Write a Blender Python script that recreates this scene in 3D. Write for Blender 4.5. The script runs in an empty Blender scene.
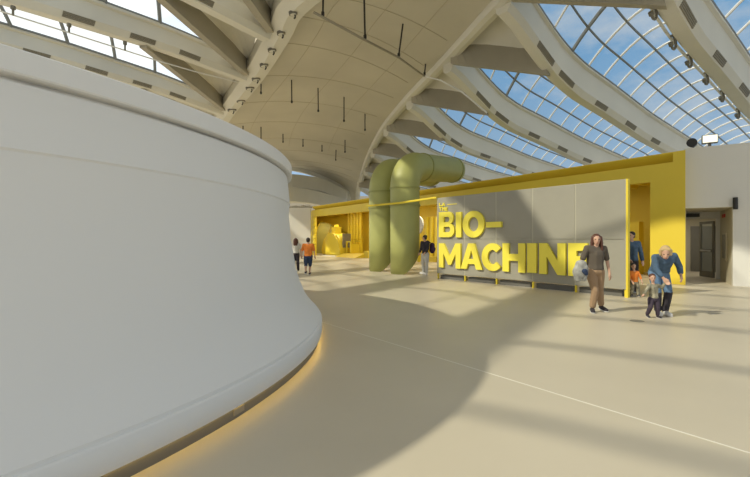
import bpy, bmesh, math, random
from mathutils import Vector, Matrix
from mathutils.bvhtree import BVHTree
random.seed(7)
C = bpy.context.scene.collection
PI = math.pi
F, CX, CY, H = 420.0, 375.0, 238.5, 1.53      # lens (in 750-wide units) and eye height of the photograph


def P(px, py, d):
    """place in the room seen at (px, py) at distance d ahead"""
    return Vector(((px - CX) / F * d, d, H + (CY - py) / F * d))


# ------------------------------------------------------------------ materials
def mat(name, col, rough=0.6, metal=0.0, noise=None, bump=0.0, spec=0.5, emit=None, estr=0.0):
    m = bpy.data.materials.new(name)
    m.use_nodes = True
    nt = m.node_tree
    b = nt.nodes['Principled BSDF']
    b.inputs['Base Color'].default_value = (*col, 1)
    b.inputs['Roughness'].default_value = rough
    b.inputs['Metallic'].default_value = metal
    b.inputs['Specular IOR Level'].default_value = spec
    if emit:
        b.inputs['Emission Color'].default_value = (*emit, 1)
        b.inputs['Emission Strength'].default_value = estr
    if noise:
        scale, amt = noise
        tc = nt.nodes.new('ShaderNodeTexCoord')
        n = nt.nodes.new('ShaderNodeTexNoise')
        n.inputs['Scale'].default_value = scale
        n.inputs['Detail'].default_value = 5
        nt.links.new(tc.outputs['Object'], n.inputs['Vector'])
        r = nt.nodes.new('ShaderNodeValToRGB')
        r.color_ramp.elements[0].position = 0.3
        r.color_ramp.elements[1].position = 0.7
        r.color_ramp.elements[0].color = (*[c * (1 - amt) for c in col], 1)
        r.color_ramp.elements[1].color = (*[min(1, c * (1 + amt)) for c in col], 1)
        nt.links.new(n.outputs['Fac'], r.inputs['Fac'])
        nt.links.new(r.outputs['Color'], b.inputs['Base Color'])
        if bump:
            bp = nt.nodes.new('ShaderNodeBump')
            bp.inputs['Strength'].default_value = bump
            bp.inputs['Distance'].default_value = 0.02
            nt.links.new(n.outputs['Fac'], bp.inputs['Height'])
            nt.links.new(bp.outputs['Normal'], b.inputs['Normal'])
    return m


M = {}
M['floor'] = mat('polished_floor', (.59, .53, .415), .38, noise=(.35, .07), spec=.35)
M['joint'] = mat('floor_joint_line', (.78, .75, .66), .4)
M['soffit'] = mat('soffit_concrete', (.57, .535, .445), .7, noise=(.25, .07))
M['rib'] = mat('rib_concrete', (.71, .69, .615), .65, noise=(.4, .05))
M['strut'] = mat('strut_concrete_shaded', (.39, .36, .29), .7, noise=(.4, .07))  # darker than the other concrete: the struts' shade is put into this colour
M['seam'] = mat('seam_dark', (.43, .38, .27), .8)
M['cablem'] = mat('cable_grey', (.30, .27, .20), .6)
M['ventm'] = mat('vent_metal', (.26, .24, .19), .6)
M['black'] = mat('black_metal', (.02, .02, .02), .5)
M['mull'] = mat('glazing_bar_white', (.80, .80, .78), .4)
M['mulld'] = mat('glazing_bar_grey', (.22, .24, .26), .5)
M['white'] = mat('white_skin', (.82, .81, .79), .75, spec=.3)
M['kick'] = mat('kick_grey', (.15, .145, .13), .7)
M['led'] = mat('led_strip_warm', (1, .8, .3), .5, emit=(1, .66, .16), estr=9)
M['wallw'] = mat('wall_white', (.76, .75, .71), .8, noise=(.5, .02))
M['wallb'] = mat('wall_beige', (.62, .57, .44), .8)
M['yel'] = mat('yellow_paint', (.86, .66, .06), .5, noise=(.6, .03))
M['yel2'] = mat('yellow_lacquer', (.84, .66, .05), .35)
M['letter'] = mat('letter_yellow', (.90, .78, .08), .45)
M['olive'] = mat('olive_tank', (.46, .43, .13), .6)
M['green'] = mat('pipe_green', (.41, .42, .14), .5, noise=(1.5, .05))
M['greenr'] = mat('pipe_ring', (.33, .34, .10), .5)
M['panel'] = mat('grey_mesh_panel', (.33, .315, .26), .55, noise=(1.2, .05))
M['panelf'] = mat('panel_frame', (.42, .40, .32), .5)
M['doorm'] = mat('door_metal', (.18, .17, .14), .4)
M['lamp'] = mat('flood_lens', (1, 1, .9), .3, emit=(1, .95, .72), estr=1.3)
M['red'] = mat('red_sign', (.6, .05, .04), .5)
M['skin'] = mat('skin', (.62, .38, .27), .55)
M['hair_red'] = mat('hair_auburn', (.10, .035, .02), .5)
M['hair_dark'] = mat('hair_dark', (.025, .018, .012), .5)
M['hair_blond'] = mat('hair_blond', (.55, .40, .20), .55)
M['tee'] = mat('tee_taupe', (.115, .095, .075), .85)
M['tan'] = mat('trousers_tan', (.36, .24, .145), .85)
M['denim'] = mat('denim_jacket', (.075, .13, .21), .85, noise=(9, .3))
M['jean'] = mat('denim_jeans', (.13, .22, .36), .85, noise=(9, .2))
M['darkcloth'] = mat('dark_cloth', (.035, .03, .04), .85)
M['navy'] = mat('navy_cloth', (.03, .05, .11), .85)
M['camo'] = mat('patterned_jacket', (.28, .26, .19), .9, noise=(14, .6))
M['purple'] = mat('dark_purple_cloth', (.06, .045, .07), .85)
M['orange'] = mat('orange_cloth', (.75, .22, .03), .8, noise=(8, .2))
M['greycloth'] = mat('grey_cloth', (.36, .36, .34), .85, noise=(12, .35))
M['lightcloth'] = mat('light_cloth', (.62, .60, .55), .85)
M['khaki'] = mat('khaki_cloth', (.42, .36, .27), .85)
M['bagp'] = mat('backpack_purple', (.07, .03, .09), .8)
M['sole'] = mat('shoe_white', (.75, .74, .72), .6)
M['eye'] = mat('eye_dark', (.02, .015, .01), .3)
M['lip'] = mat('lip', (.38, .11, .09), .5)


def glass_mat():
    m = bpy.data.materials.new('roof_glass')
    m.use_nodes = True
    nt = m.node_tree
    nt.nodes.remove(nt.nodes['Principled BSDF'])
    t = nt.nodes.new('ShaderNodeBsdfTransparent')
    t.inputs['Color'].default_value = (.93, .96, .97, 1)
    g = nt.nodes.new('ShaderNodeBsdfGlossy')
    g.inputs['Roughness'].default_value = .05
    mx = nt.nodes.new('ShaderNodeMixShader')
    mx.inputs[0].default_value = .05
    nt.links.new(t.outputs[0], mx.inputs[1])
    nt.links.new(g.outputs[0], mx.inputs[2])
    nt.links.new(mx.outputs[0], nt.nodes['Material Output'].inputs['Surface'])
    return m


M['glass'] = glass_mat()


# ------------------------------------------------------------------ helpers
def tag(o, label=None, cat=None, group=None, kind=None):
    if label: o['label'] = label
    if cat: o['category'] = cat
    if group: o['group'] = group
    if kind: o['kind'] = kind
    return o


def empty(name, loc=(0, 0, 0), **k):
    o = bpy.data.objects.new(name, None)
    o.empty_display_size = .2
    C.objects.link(o)
    o.location = loc
    return tag(o, **k)


def obj(name, bm, m, parent=None, smooth=False, **k):
    me = bpy.data.meshes.new(name)
    bmesh.ops.recalc_face_normals(bm, faces=bm.faces)
    bm.to_mesh(me)
    bm.free()
    me.materials.append(M[m] if isinstance(m, str) else m)
    if smooth:
        for p in me.polygons: p.use_smooth = True
    o = bpy.data.objects.new(name, me)
    C.objects.link(o)
    if parent is not None:
        o.parent = parent
        o.matrix_parent_inverse = Matrix.Translation(-Vector(parent.location))
    return tag(o, **k)


def nb(): return bmesh.new()


def hexa(bm, p):
    """p: 8 corners, bottom ring then top ring"""
    v = [bm.verts.new(q) for q in p]
    for f in ((3, 2, 1, 0), (4, 5, 6, 7), (0, 1, 5, 4), (1, 2, 6, 5), (2, 3, 7, 6), (3, 0, 4, 7)):
        bm.faces.new([v[i] for i in f])


def box(bm, lo, hi, fr=None):
    """box in a local frame fr = (origin, ux, uy) ; z up"""
    p = []
    for z in (lo[2], hi[2]):
        for x, y in ((lo[0], lo[1]), (hi[0], lo[1]), (hi[0], hi[1]), (lo[0], hi[1])):
            if fr: p.append(fr[0] + fr[1] * x + fr[2] * y + Vector((0, 0, z)))
            else: p.append(Vector((x, y, z)))
    hexa(bm, p)


def tube(bm, pts, r, n=8, closed=False, caps=True):
    pts = [Vector(p) for p in pts]
    rs = r if isinstance(r, (list, tuple)) else [r] * len(pts)
    rings = []
    up = None
    for i, p in enumerate(pts):
        if closed: t = pts[(i + 1) % len(pts)] - pts[i - 1]
        else: t = pts[min(i + 1, len(pts) - 1)] - pts[max(i - 1, 0)]
        t.normalize()
        if up is None:
            up = Vector((0, 0, 1)) if abs(t.z) < .9 else Vector((1, 0, 0))
        a = t.cross(up)
        if a.length < 1e-4: a = t.cross(Vector((1, 0, 0)))
        a.normalize()
        b = a.cross(t).normalized()
        up = b
        rings.append([bm.verts.new(p + (a * math.cos(2 * PI * k / n) + b * math.sin(2 * PI * k / n)) * rs[i]) for k in range(n)])
    m = len(rings)
    for i in range(m if closed else m - 1):
        A, B = rings[i], rings[(i + 1) % m]
        for k in range(n):
            bm.faces.new((A[k], A[(k + 1) % n], B[(k + 1) % n], B[k]))
    if caps and not closed:
        bm.faces.new(rings[0][::-1])
        bm.faces.new(rings[-1])


def lathe(bm, prof, c, n=160, close=False):
    """prof: list of (R, z) turned about the vertical through c"""
    rings = []
    for R, z in prof:
        rings.append([bm.verts.new((c[0] + R * math.cos(2 * PI * k / n), c[1] + R * math.sin(2 * PI * k / n), z)) for k in range(n)])
    L = len(rings)
    for i in range(L if close else L - 1):
        A, B = rings[i], rings[(i + 1) % L]
        for k in range(n):
            bm.faces.new((A[k], A[(k + 1) % n], B[(k + 1) % n], B[k]))


def grid(bm, rows):
    R = [[bm.verts.new(p) for p in r] for r in rows]
    for i in range(len(R) - 1):
        for j in range(len(R[0]) - 1):
            bm.faces.new((R[i][j], R[i][j + 1], R[i + 1][j + 1], R[i + 1][j]))
    return R


def shell(bm, rows, up):
    """closed slab: grid rows below, the same lifted by `up` above"""
    lo = grid(bm, rows)
    hi = grid(bm, [[p + up for p in r] for r in rows])
    n, m = len(rows), len(rows[0])
    for i in range(n - 1):
        bm.faces.new((lo[i][0], lo[i + 1][0], hi[i + 1][0], hi[i][0]))
        bm.faces.new((lo[i][-1], lo[i + 1][-1], hi[i + 1][-1], hi[i][-1]))
    for j in range(m - 1):
        bm.faces.new((lo[0][j], lo[0][j + 1], hi[0][j + 1], hi[0][j]))
        bm.faces.new((lo[-1][j], lo[-1][j + 1], hi[-1][j + 1], hi[-1][j]))


def sweep(bm, pts, sec):
    """sec(i) -> list of corner offsets at station i"""
    rings = [[bm.verts.new(Vector(p) + o) for o in sec(i)] for i, p in enumerate(pts)]
    n = len(rings[0])
    for i in range(len(rings) - 1):
        for k in range(n):
            bm.faces.new((rings[i][k], rings[i][(k + 1) % n], rings[i + 1][(k + 1) % n], rings[i + 1][k]))
    bm.faces.new(rings[0][::-1])
    bm.faces.new(rings[-1])


def lerp(a, b, t): return a + (b - a) * t


def interp(tab, s):
    if s <= tab[0][0]: return tab[0][1]
    for (a, x), (b, y) in zip(tab, tab[1:]):
        if s <= b:
            t = (s - a) / (b - a)
            return x + (y - x) * t
    return tab[-1][1]


def smooth_tab(tab, s):
    """smoothed lookup so that beams curve instead of kinking"""
    return (interp(tab, s - .8) + 2 * interp(tab, s) + interp(tab, s + .8)) / 4


UP = Vector((0, 0, 1))

# ------------------------------------------------------------------ floor
bm = nb()
rows = [[Vector((x, y, 0)) for x in (-45, 45)] for y in (-25, 80)]
shell(bm, rows, Vector((0, 0, -.2)))
tag(obj('floor', bm, 'floor'), kind='structure', label='polished beige grey concrete floor', cat='floor')


def strip(name, a, b, w, label):
    a, b = Vector(a), Vector(b)
    d = (b - a).normalized()
    n = Vector((-d.y, d.x, 0)) * w / 2
    q = [a - n, b - n, b + n, a + n]
    bm = nb()
    hexa(bm, [p + Vector((0, 0, -.01)) for p in q] + [p + Vector((0, 0, .002)) for p in q])
    tag(obj(name, bm, 'joint'), kind='structure', label=label, cat='floor joint')


def ground(px, py):
    d = F * H / (py - CY)
    return Vector(((px - CX) / F * d, d, 0))


ga, gb = ground(325, 323), ground(750, 453)
strip('trim_1', ga - (gb - ga) * .3, gb + (gb - ga) * .6, .016, 'thin pale joint line running diagonally across the open floor')

# ------------------------------------------------------------------ big white drum
DC = (-7.2, 5.7)
drum = empty('exhibit_drum', (DC[0], DC[1], 0), label='huge white flared round drum filling the hall beside the camera', cat='drum')
bm = nb()
prof = [(5.0, 2.56), (5.79, 2.56), (5.80, 2.505), (5.885, 2.492), (5.925, 2.09), (5.93, 2.075), (5.914, 2.06), (5.908, 1.89), (5.928, 1.65), (5.942, 1.5), (5.972, 1.34),
        (6.022, 1.05), (6.080, .85), (6.169, .63), (6.225, .545), (6.287, .466), (6.34, .408), (6.389, .355), (6.405, .335), (6.405, .30), (5.5, .30)]
lathe(bm, prof, DC, 220, close=True)
obj('drum_skin', bm, 'white', drum, smooth=True)
bm = nb()
lathe(bm, [(5.82, 2.525), (5.945, 2.525), (5.955, 2.535), (5.955, 2.67), (5.945, 2.68), (5.80, 2.68), (5.80, 2.57), (5.82, 2.57)], DC, 220, True)
obj('rim_band', bm, 'white', drum)
bm = nb()
lathe(bm, [(6.2, .115), (6.425, .115), (6.43, .12), (6.43, .292), (6.42, .305), (6.2, .305)], DC, 220, True)
obj('base_lip', bm, 'white', drum)
bm = nb()
lathe(bm, [(6.35, .0), (6.38, .0), (6.38, .114), (6.35, .114)], DC, 220, True)
obj('kick_plinth', bm, 'kick', drum)
bm = nb()
lathe(bm, [(6.392, .1125), (6.408, .1125), (6.408, .1148), (6.392, .1148)], DC, 220, True)
obj('light_strip', bm, 'led', drum, label='warm yellow light strip under the drum')
bm = nb()
lathe(bm, [(0.01, 2.4), (5.78, 2.4), (5.78, 2.42), (.01, 2.42)], DC, 120, True)
obj('drum_lid', bm, 'white', drum)
ga = ground(247, 418)
da = math.atan2(ga.y - DC[1], ga.x - DC[0])
fr = (Vector((DC[0], DC[1], 0)), Vector((math.cos(da), math.sin(da), 0)), Vector((-math.sin(da), math.cos(da), 0)))
bm = nb()
box(bm, (6.375, -.07, .03), (6.388, .07, .085), fr)
obj('outlet_cover', bm, 'ventm', drum, label='dark outlet cover in the plinth')
for f in drum.children[0].data.polygons: f.use_smooth = True
for n_ in ('drum_skin',):
    me = bpy.data.objects[n_].data
    me.set_sharp_from_angle(angle=math.radians(25))

# ------------------------------------------------------------------ roof : spine
EDGE = [  # left edge xyz(h above eye), right edge
    ((6.3, -7, 9.2), (10.7, -5.3, 8.9)),
    ((5.4, -1.0, 9.4), (9.3, .2, 9.2)),
    ((4.7, 5, 9.5), (7.9, 5.7, 9.4)),
    ((3.6, 10.0, 9.6), (6.5, 11.2, 9.5)),
    ((-1.4, 14.4, 9.55), (5.1, 16.7, 9.5)),
    ((-3.7, 16.7, 9.5), (3.9, 22.4, 9.6)),
    ((-4.9, 19.3, 9.6), (2.95, 26, 9.55)),
    ((-7.9, 25, 9.6), (2.1, 29.4, 9.5)),
    ((-12.0, 32, 9.5), (.85, 34.6, 9.2)),
    ((-15.4, 38.4, 9.0), (-.2, 40.3, 8.6)),
    ((-17.5, 46, 8.9), (-.9, 45, 8.0)),
    ((-16, 53, 9.2), (-1.5, 50, 7.3)),
    ((-11.3, 56, 9.4), (-1.8, 53, 6.9)),
    ((-7.5, 57.5, 8.4), (-2.1, 55.5, 6.5)),
    ((-4.6, 58, 6.4), (-2.35, 58, 6.0)),
    ((-4.8, 60, 3), (-2.5, 60, 3)),
    ((-5, 61, -1.53), (-2.5, 61, -1.53)),
]


def catmull(pts, per=4):
    out = []
    n = len(pts)
    for i in range(n - 1):
        p0, p1, p2, p3 = pts[max(i - 1, 0)], pts[i], pts[i + 1], pts[min(i + 2, n - 1)]
        for k in range(per):
            t = k / per
            out.append(.5 * ((2 * p1) + (p2 - p0) * t + (2 * p0 - 5 * p1 + 4 * p2 - p3) * t * t + (3 * p1 - p0 - 3 * p2 + p3) * t ** 3))
    out.append(pts[-1])
    return out


def eye(p): return Vector((p[0], p[1], p[2] + H))


LE = catmull([eye(a) for a, b in EDGE])
RE = catmull([eye(b) for a, b in EDGE])
NV = 13
srows = []
for i, (a, b) in enumerate(zip(LE, RE)):
    w = (b - a).length
    srows.append([lerp(a, b, j / (NV - 1)) + UP * .075 * w * .9 * (1 - (2 * j / (NV - 1) - 1) ** 2) for j in range(NV)])
spine = empty('ceiling', tuple(srows[24][6]), kind='structure', label='broad concrete roof spine arching over the hall', cat='ceiling')
bm = nb()
shell(bm, srows, UP * 1.3)
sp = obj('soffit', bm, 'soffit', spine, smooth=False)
for f in sp.data.polygons: f.use_smooth = True
sp.data.set_sharp_from_angle(angle=math.radians(40))
bm = nb()
grid(bm, srows)
SOFFIT = BVHTree.FromBMesh(bm)
bm.free()
# edge mouldings
bm = nb()
sweep(bm, RE[:58], lambda i: [Vector(v) for v in ((-.34, 0, -.02), (-.28, 0, -.20), (-.05, 0, -.26), (.22, 0, -.22), (.30, 0, .1), (.30, 0, .9), (-.1, 0, .9), (-.34, 0, .2))])
obj('edge_moulding', bm, 'rib', spine)
bm = nb()
stripL = []
for i, (a, b) in enumerate(zip(LE[:60], RE[:60])):
    d = (b - a).normalized()
    stripL.append([a - d * .05 + UP * -.10, a + d * .45 - UP * .34, a + d * 1.05 - UP * .22, a + d * 1.1 + UP * .12])
shell(bm, stripL, UP * .5)
obj('edge_moulding', bm, 'rib', spine)
# formwork seams across and along the soffit
for row in range(16, 52, 3):
    bm = nb()
    tube(bm, [p - UP * .004 for p in srows[row][1:-1]], .010 + .0003 * row, 4)
    obj('seam', bm, 'seam', spine)
for col in (3, 6, 9):
    bm = nb()
    tube(bm, [srows[r][col] - UP * .004 for r in range(10, 40)], .012, 4)
    obj('seam', bm, 'seam', spine)
# round downlights in the left moulding
for px, py in ((293, 13), (281, 33), (272, 50), (264, 65), (256, 79), (250, 88), (241, 101), (232, 110)):
    o = Vector((0, 0, H))
    d = P(px, py, 1) - o
    best = None
    bmt = nb()
    grid(bmt, stripL)
    bmt.normal_update()
    hit = BVHTree.FromBMesh(bmt).ray_cast(o, d.normalized())
    bmt.free()
    if hit[0] is None: continue
    c = hit[0]
    s = c.y / F
    bm = nb()
    n = hit[1] if hit[1].dot(o - c) > 0 else -hit[1]
    tube(bm, [c - n * .05, c + n * .06], 4.3 * s, 16)
    l = obj('downlight', bm, 'doorm', spine)
    bm = nb()
    tube(bm, [c + n * .055, c + n * .075], 3.1 * s, 14)
    obj('lens', bm, 'rib', l)
    bm = nb()
    tube(bm, [c + n * .05 + Vector((1.5 * s, 0, 1.5 * s)), c + n * .16 + Vector((1.5 * s, 0, 0)), c + n * .16 + Vector((.4 * s, 0, -1.6 * s))], .035, 6)
    obj('bracket', bm, 'black', l)


# ------------------------------------------------------------------ roof : ribs, struts, decks, skylights
def make_side(side, nodes, d, prof, strut_0, L, wide, deep, first_label):
    """nodes: far to near along the spine edge (x, y, h). d: horizontal rib direction"""
    d = Vector((d[0], d[1], 0)).normalized()
    n = Vector((-d.y, d.x, 0))
    if n.y < 0: n = -n                       # towards the far neighbour
    S = [0, .4, .9, 1.5, 2.2, 3, 3.8, 4.7, 5.7, 7, 8.5, 10.5, 13, 16, 20, 24, L]
    S = [s for s in S if s <= L]

    def mid(k, s):
        x, y, h = nodes[k]
        off = (h - prof[0][1]) * (1 - .25 * min(s / 20, 1))
        tilt = (.075 if k == 1 else .06 if k == 0 else 0) if side == 'left' else 0
        return Vector((x, y, 0)) + d * s + UP * (H + smooth_tab(prof, s) + off + tilt * s)
    ribs = []
    for k in range(len(nodes)):
        root = empty('roof_beam', tuple(mid(k, 0)), kind='structure', label=first_label(k), cat='roof beam', group='concrete roof beams on the %s of the spine' % side)
        bm = nb()
        hw, hd, c = wide / 2, deep / 2, .12
        sec = [n * (-hw) + UP * (-hd + .26), n * (-hw + .16) - UP * hd, n * (hw - c) - UP * hd, n * hw + UP * (-hd + c), n * hw + UP * hd, n * (-hw) + UP * hd]
        sweep(bm, [mid(k, s) for s in S], lambda i: sec)
        obj('web', bm, 'rib', root)
        bm = nb()                             # projecting ledge along the top of the web, under the glass
        led = [n * (-hw - .12) + UP * (hd - .14), n * (-hw) + UP * (hd - .2), n * (-hw) + UP * (hd + .02), n * (-hw - .12) + UP * (hd + .02)]
        sweep(bm, [mid(k, s) for s in S if s >= .9], lambda i: led)
        obj('ledge', bm, 'rib', root)
        vs = (2.0, 3.7, 7.0, 10.4, 13.8) if side == 'right' else (3.2, 5.6, 8.2, 11, 13.8)
        for s in vs:
            bm = nb()
            a, b = mid(k, s), mid(k, s + 1.15)
            for q in range(4):
                z0 = -hd + .05 + q * .05
                x0 = -hw + .16 - (z0 + hd) / .26 * .16
                pts = [a + n * (x0 - .045) + UP * z0, b + n * (x0 - .045) + UP * z0, b + n * (x0 + .05) + UP * z0, a + n * (x0 + .05) + UP * z0]
                hexa(bm, pts + [p + UP * .034 - n * .015 for p in pts])
            obj('vent', bm, 'ventm', root, label='dark louvred vent')
        ribs.append(root)
    for k in range(len(nodes) - 1):
        kf, kn = k, k + 1                      # far rib, near rib
        skew = 1.2 if side == 'right' else 0
        strut_s = 2.0 if side == 'left' and k == 4 else strut_0 + skew

        def surf(s, v):
            a, b = mid(kf, s) + UP * deep / 2 - n * wide / 2, mid(kn, max(0, s - skew * v)) + UP * deep / 2 + n * wide / 2
            blg = .75 * min(1, s / 1.5) * min(1, (nodes[kf][2]) / 9.0)
            return lerp(a, b, v) + UP * (blg * 4 * v * (1 - v))
        # strut from the far node to the near beam
        bm = nb()
        N = 10
        top, bot = [], []
        for i in range(N + 1):
            t = i / N
            top.append(lerp(surf(strut_s * t, t) + UP * .03, lerp(mid(kf, 0), mid(kn, 0), .10) + UP * deep * .5, (1 - t) ** 3))
            a, b = lerp(mid(kf, 0), mid(kn, 0), .10) - UP * (deep * .38), mid(kn, strut_s - skew) - UP * (deep * .62)
            bot.append(lerp(a, b, t))
        dd = (mid(kn, strut_s - skew) - mid(kf, 0)); dd.z = 0; dd.normalize()
        sn = Vector((-dd.y, dd.x, 0)) * .16
        for i in range(N):
            hexa(bm, [bot[i] - sn, bot[i] + sn, bot[i + 1] + sn, bot[i + 1] - sn, top[i] - sn, top[i] + sn, top[i + 1] + sn, top[i + 1] - sn])
        bmesh.ops.remove_doubles(bm, verts=bm.verts, dist=1e-4)
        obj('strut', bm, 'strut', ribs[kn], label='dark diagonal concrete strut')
        bm = nb()
        rows = []
        for i in range(9):
            s = max(.001, strut_s * i / 8)
            v0 = s / strut_s
            row = [surf(s, lerp(v0, 1, j / 5) if v0 < 1 else 1) for j in range(6)]
            drop = (lerp(bot[0], bot[-1], v0).z + lerp(.8, .95, v0) - row[0].z)
            rows.append([p + UP * (min(0, drop) * (1 - j / 5)) for j, p in enumerate(row)])
        shell(bm, rows, UP * .18)
        bmesh.ops.remove_doubles(bm, verts=bm.verts, dist=1e-4)
        obj('deck', bm, 'rib', ribs[kn])
        # skylight
        wn = empty('window_%d' % (1 + make_side.count), tuple(surf(8, .5)), kind='structure', cat='skylight',
                   label='barrel skylight between %s' % first_label(kf).replace('concrete roof ', ''))
        make_side.count += 1
        SS = []
        s = .6 if side == 'left' else strut_s - 1.5 * 2
        step = 1.5 if side == 'right' else 2.4
        while s < L - .01:
            SS.append(s); s += step
        gl = nb()
        rows = []
        fine = []
        s = .05
        while s <= L:
            fine.append(s); s += .5
        for s in fine:
            vm = min(1, s / strut_s)
            rows.append([surf(s, vm * j / 8) for j in range(9)])
        grid(gl, rows)
        bmesh.ops.remove_doubles(gl, verts=gl.verts, dist=1e-4)
        obj('pane', gl, 'glass', wn, smooth=True)
        for q, s in enumerate(SS):
            vm = min(1, s / strut_s)
            thick = (q == 2) if side == 'right' else True
            bm = nb()
            off = UP * (-.05)
            tube(bm, [surf(s, vm * j / 8) + off for j in range(9)], .085 if thick else .05, 6)
            obj('glazing_bar', bm, 'mulld' if thick else 'mull', wn)
        for v in ((.24, .52, .80) if side == 'right' else (.45,)):
            bm = nb()
            pts = [surf(s, v) - UP * .08 for s in fine if min(1, s / strut_s) > v]
            tube(bm, pts, .05, 6)
            obj('glazing_bar', bm, 'mulld', wn)
        for v, mm in ((.985, 'mull'), (.02, 'mulld')):
            bm = nb()
            tube(bm, [surf(s, v) - UP * .06 for s in fine if s > (strut_s if v > .5 else .6)], .06, 6)
            obj('frame', bm, mm, wn)
    return ribs, mid, n, d


make_side.count = 0
RN = [(-2.0, 52.5, 6.9), (-1.0, 46.2, 7.8), (-.2, 40.3, 8.6), (.9, 34.3, 9.2), (2.35, 28.3, 9.55), (3.9, 22.4, 9.7), (5.1, 16.7, 9.8), (6.5, 11.2, 9.8), (7.9, 5.7, 9.8), (9.3, .2, 9.6)]
RPROF = [(0, 9.8), (.64, 9.57), (1.9, 8.86), (3.7, 7.95), (5.55, 7.46), (8.2, 7.18), (13.3, 6.5), (21.2, 5.85), (30, 4.8)]
ordn = ['farthest', 'second farthest', 'third farthest', 'fourth farthest', 'fifth farthest', 'fourth nearest', 'third nearest', 'big curved', 'second nearest', 'overhead']
NAMES_R = ['concrete roof beam right of the spine, farthest of its row', 'concrete roof beam right of the spine, second from the far end',
           'concrete roof beam above the green pipes, third from the far end', 'concrete roof beam just above the green pipe elbow',
           'concrete roof beam meeting the yellow fascia right of the green pipes', 'concrete roof beam running down behind the middle of the grey sign',
           'S-curved concrete roof beam ending above the right end of the grey sign', 'large S-curved concrete roof beam with hooked lamps above the white wall',
           'concrete roof beam at the upper right beyond the hooked lamps', 'concrete roof beam right of the spine, directly beside the camera']
ribsR, midR, nR, dR = make_side('right', RN, (.8, .6), RPROF, 3.3, 28, .7, 1.5, lambda k: NAMES_R[k])
LN = [(-15.4, 38.4, 9.2), (-11.4, 31.2, 9.7), (-7.6, 24.4, 9.7), (-5.0, 19.4, 9.7), (-2.3, 14.7, 9.7), (4.2, 8.3, 9.7), (5.0, 2.5, 9.6), (5.7, -3.5, 9.5)]
LPROF = [(0, 9.7), (5, 9.5), (10, 9.0), (16, 8.2), (24, 6.8)]
NAMES_L = ['concrete roof beam left of the spine, hidden low behind the white drum', 'concrete roof beam left of the spine, lowest one above the white drum rim',
           'concrete roof beam left of the spine, second above the white drum rim', 'concrete roof beam left of the spine, third above the white drum rim',
           'concrete roof beam left of the spine, above the top of the picture', 'concrete roof beam left of the spine, over the near half of the drum',
           'concrete roof beam left of the spine, over the camera', 'concrete roof beam left of the spine, behind the camera']
ribsL, midL, nL, dL = make_side('left', LN, (-.5, -.866), LPROF, 6.0, 24, .7, 1.1, lambda k: NAMES_L[k])

# conduit with hooked lamps under the far side of the large right beam
KA = 7
bm = nb()
tube(bm, [midR(KA, s) + nR * .5 - UP * .55 for s in (2.2, 3, 3.8, 4.7, 5.7, 7, 8.5, 10.5, 13, 16, 20)], .05, 8)
con = obj('conduit', bm, 'mull', ribsR[KA])
for s in (2.4, 3.5, 5.2, 6.8, 8.7, 10.8, 13.2, 16):
    c = midR(KA, s) + nR * .42 - UP * .72
    bm = nb()
    pts = [c + dR * (.24 * math.cos(a)) + UP * (.24 * math.sin(a)) for a in [PI * (.75 - 1.5 * i / 8) for i in range(9)]]
    tube(bm, pts, .045, 8)
    tube(bm, [pts[-1], pts[-1] - dR * .10 + UP * .07], .075, 10)
    obj('hook_lamp', bm, 'doorm', ribsR[KA], label='small black hooked lamp')

# far beams running left from the foot of the spine
for pts_, lab in (([P(347, 197, 57.5), P(325, 186.5, 56), P(305, 182.5, 54), P(285, 181.5, 52), P(240, 183, 50)], 'far concrete roof beam left of the spine foot, upper one beside the drum'),
                  ([P(346, 206, 56.5), P(325, 200, 54.5), P(305, 196, 52.5), P(285, 195, 50.5), P(240, 196, 48.5)], 'far concrete roof beam left of the spine foot, lower one above the white wall')):
    pts_ = catmull(pts_, 3)
    root = empty('roof_beam', tuple(pts_[0]), kind='structure', label=lab, cat='roof beam')
    bm = nb()
    sweep(bm, pts_, lambda i: [Vector(v) for v in ((0, -.5, -.8), (0, .5, -.95), (0, .7, .75), (0, -.5, .85))])
    obj('web', bm, 'rib', root)
    bm = nb()
    shell(bm, [[p + Vector((0, .6, .4)), p + Vector((0, 3.2, .1))] for p in pts_[:9]], UP * .2)
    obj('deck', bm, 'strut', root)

# ------------------------------------------------------------------ hanging rods and stay cable under the soffit
RODS = [  # top px, bottom px
    (323.5, -12, 322.4, 14), (364, -8, 365.7, 37), (403, 24, 396, 55), (425.5, 64, 424, 74),
    (261, 84, 261, 93), (291.6, 80, 292, 102), (318, 88, 318.5, 111), (344, 97, 344, 121), (365, 114, 365, 130),
    (243, 126, 243, 137), (261, 127, 261, 140), (283, 134, 283, 142), (303, 139, 303, 146), (322, 145, 322, 151), (336, 150, 335.6, 160), (345, 140, 345, 152)]
RL = ['first row, at the left end of the cable', 'first row, longest one, left of the lit patches', 'first row, third from the left', 'first row, short one at the right edge',
      'second row, leftmost, close to the edge downlights', 'second row, second from the left', 'second row, middle one', 'second row, fourth from the left', 'second row, at its right end near the spine edge',
      'third row, leftmost, just above the drum rim', 'third row, second from the left', 'third row, third from the left', 'third row, fourth from the left', 'third row, fifth from the left', 'third row, second from the right end', 'third row, rightmost by the spine edge']
cab = []
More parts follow.
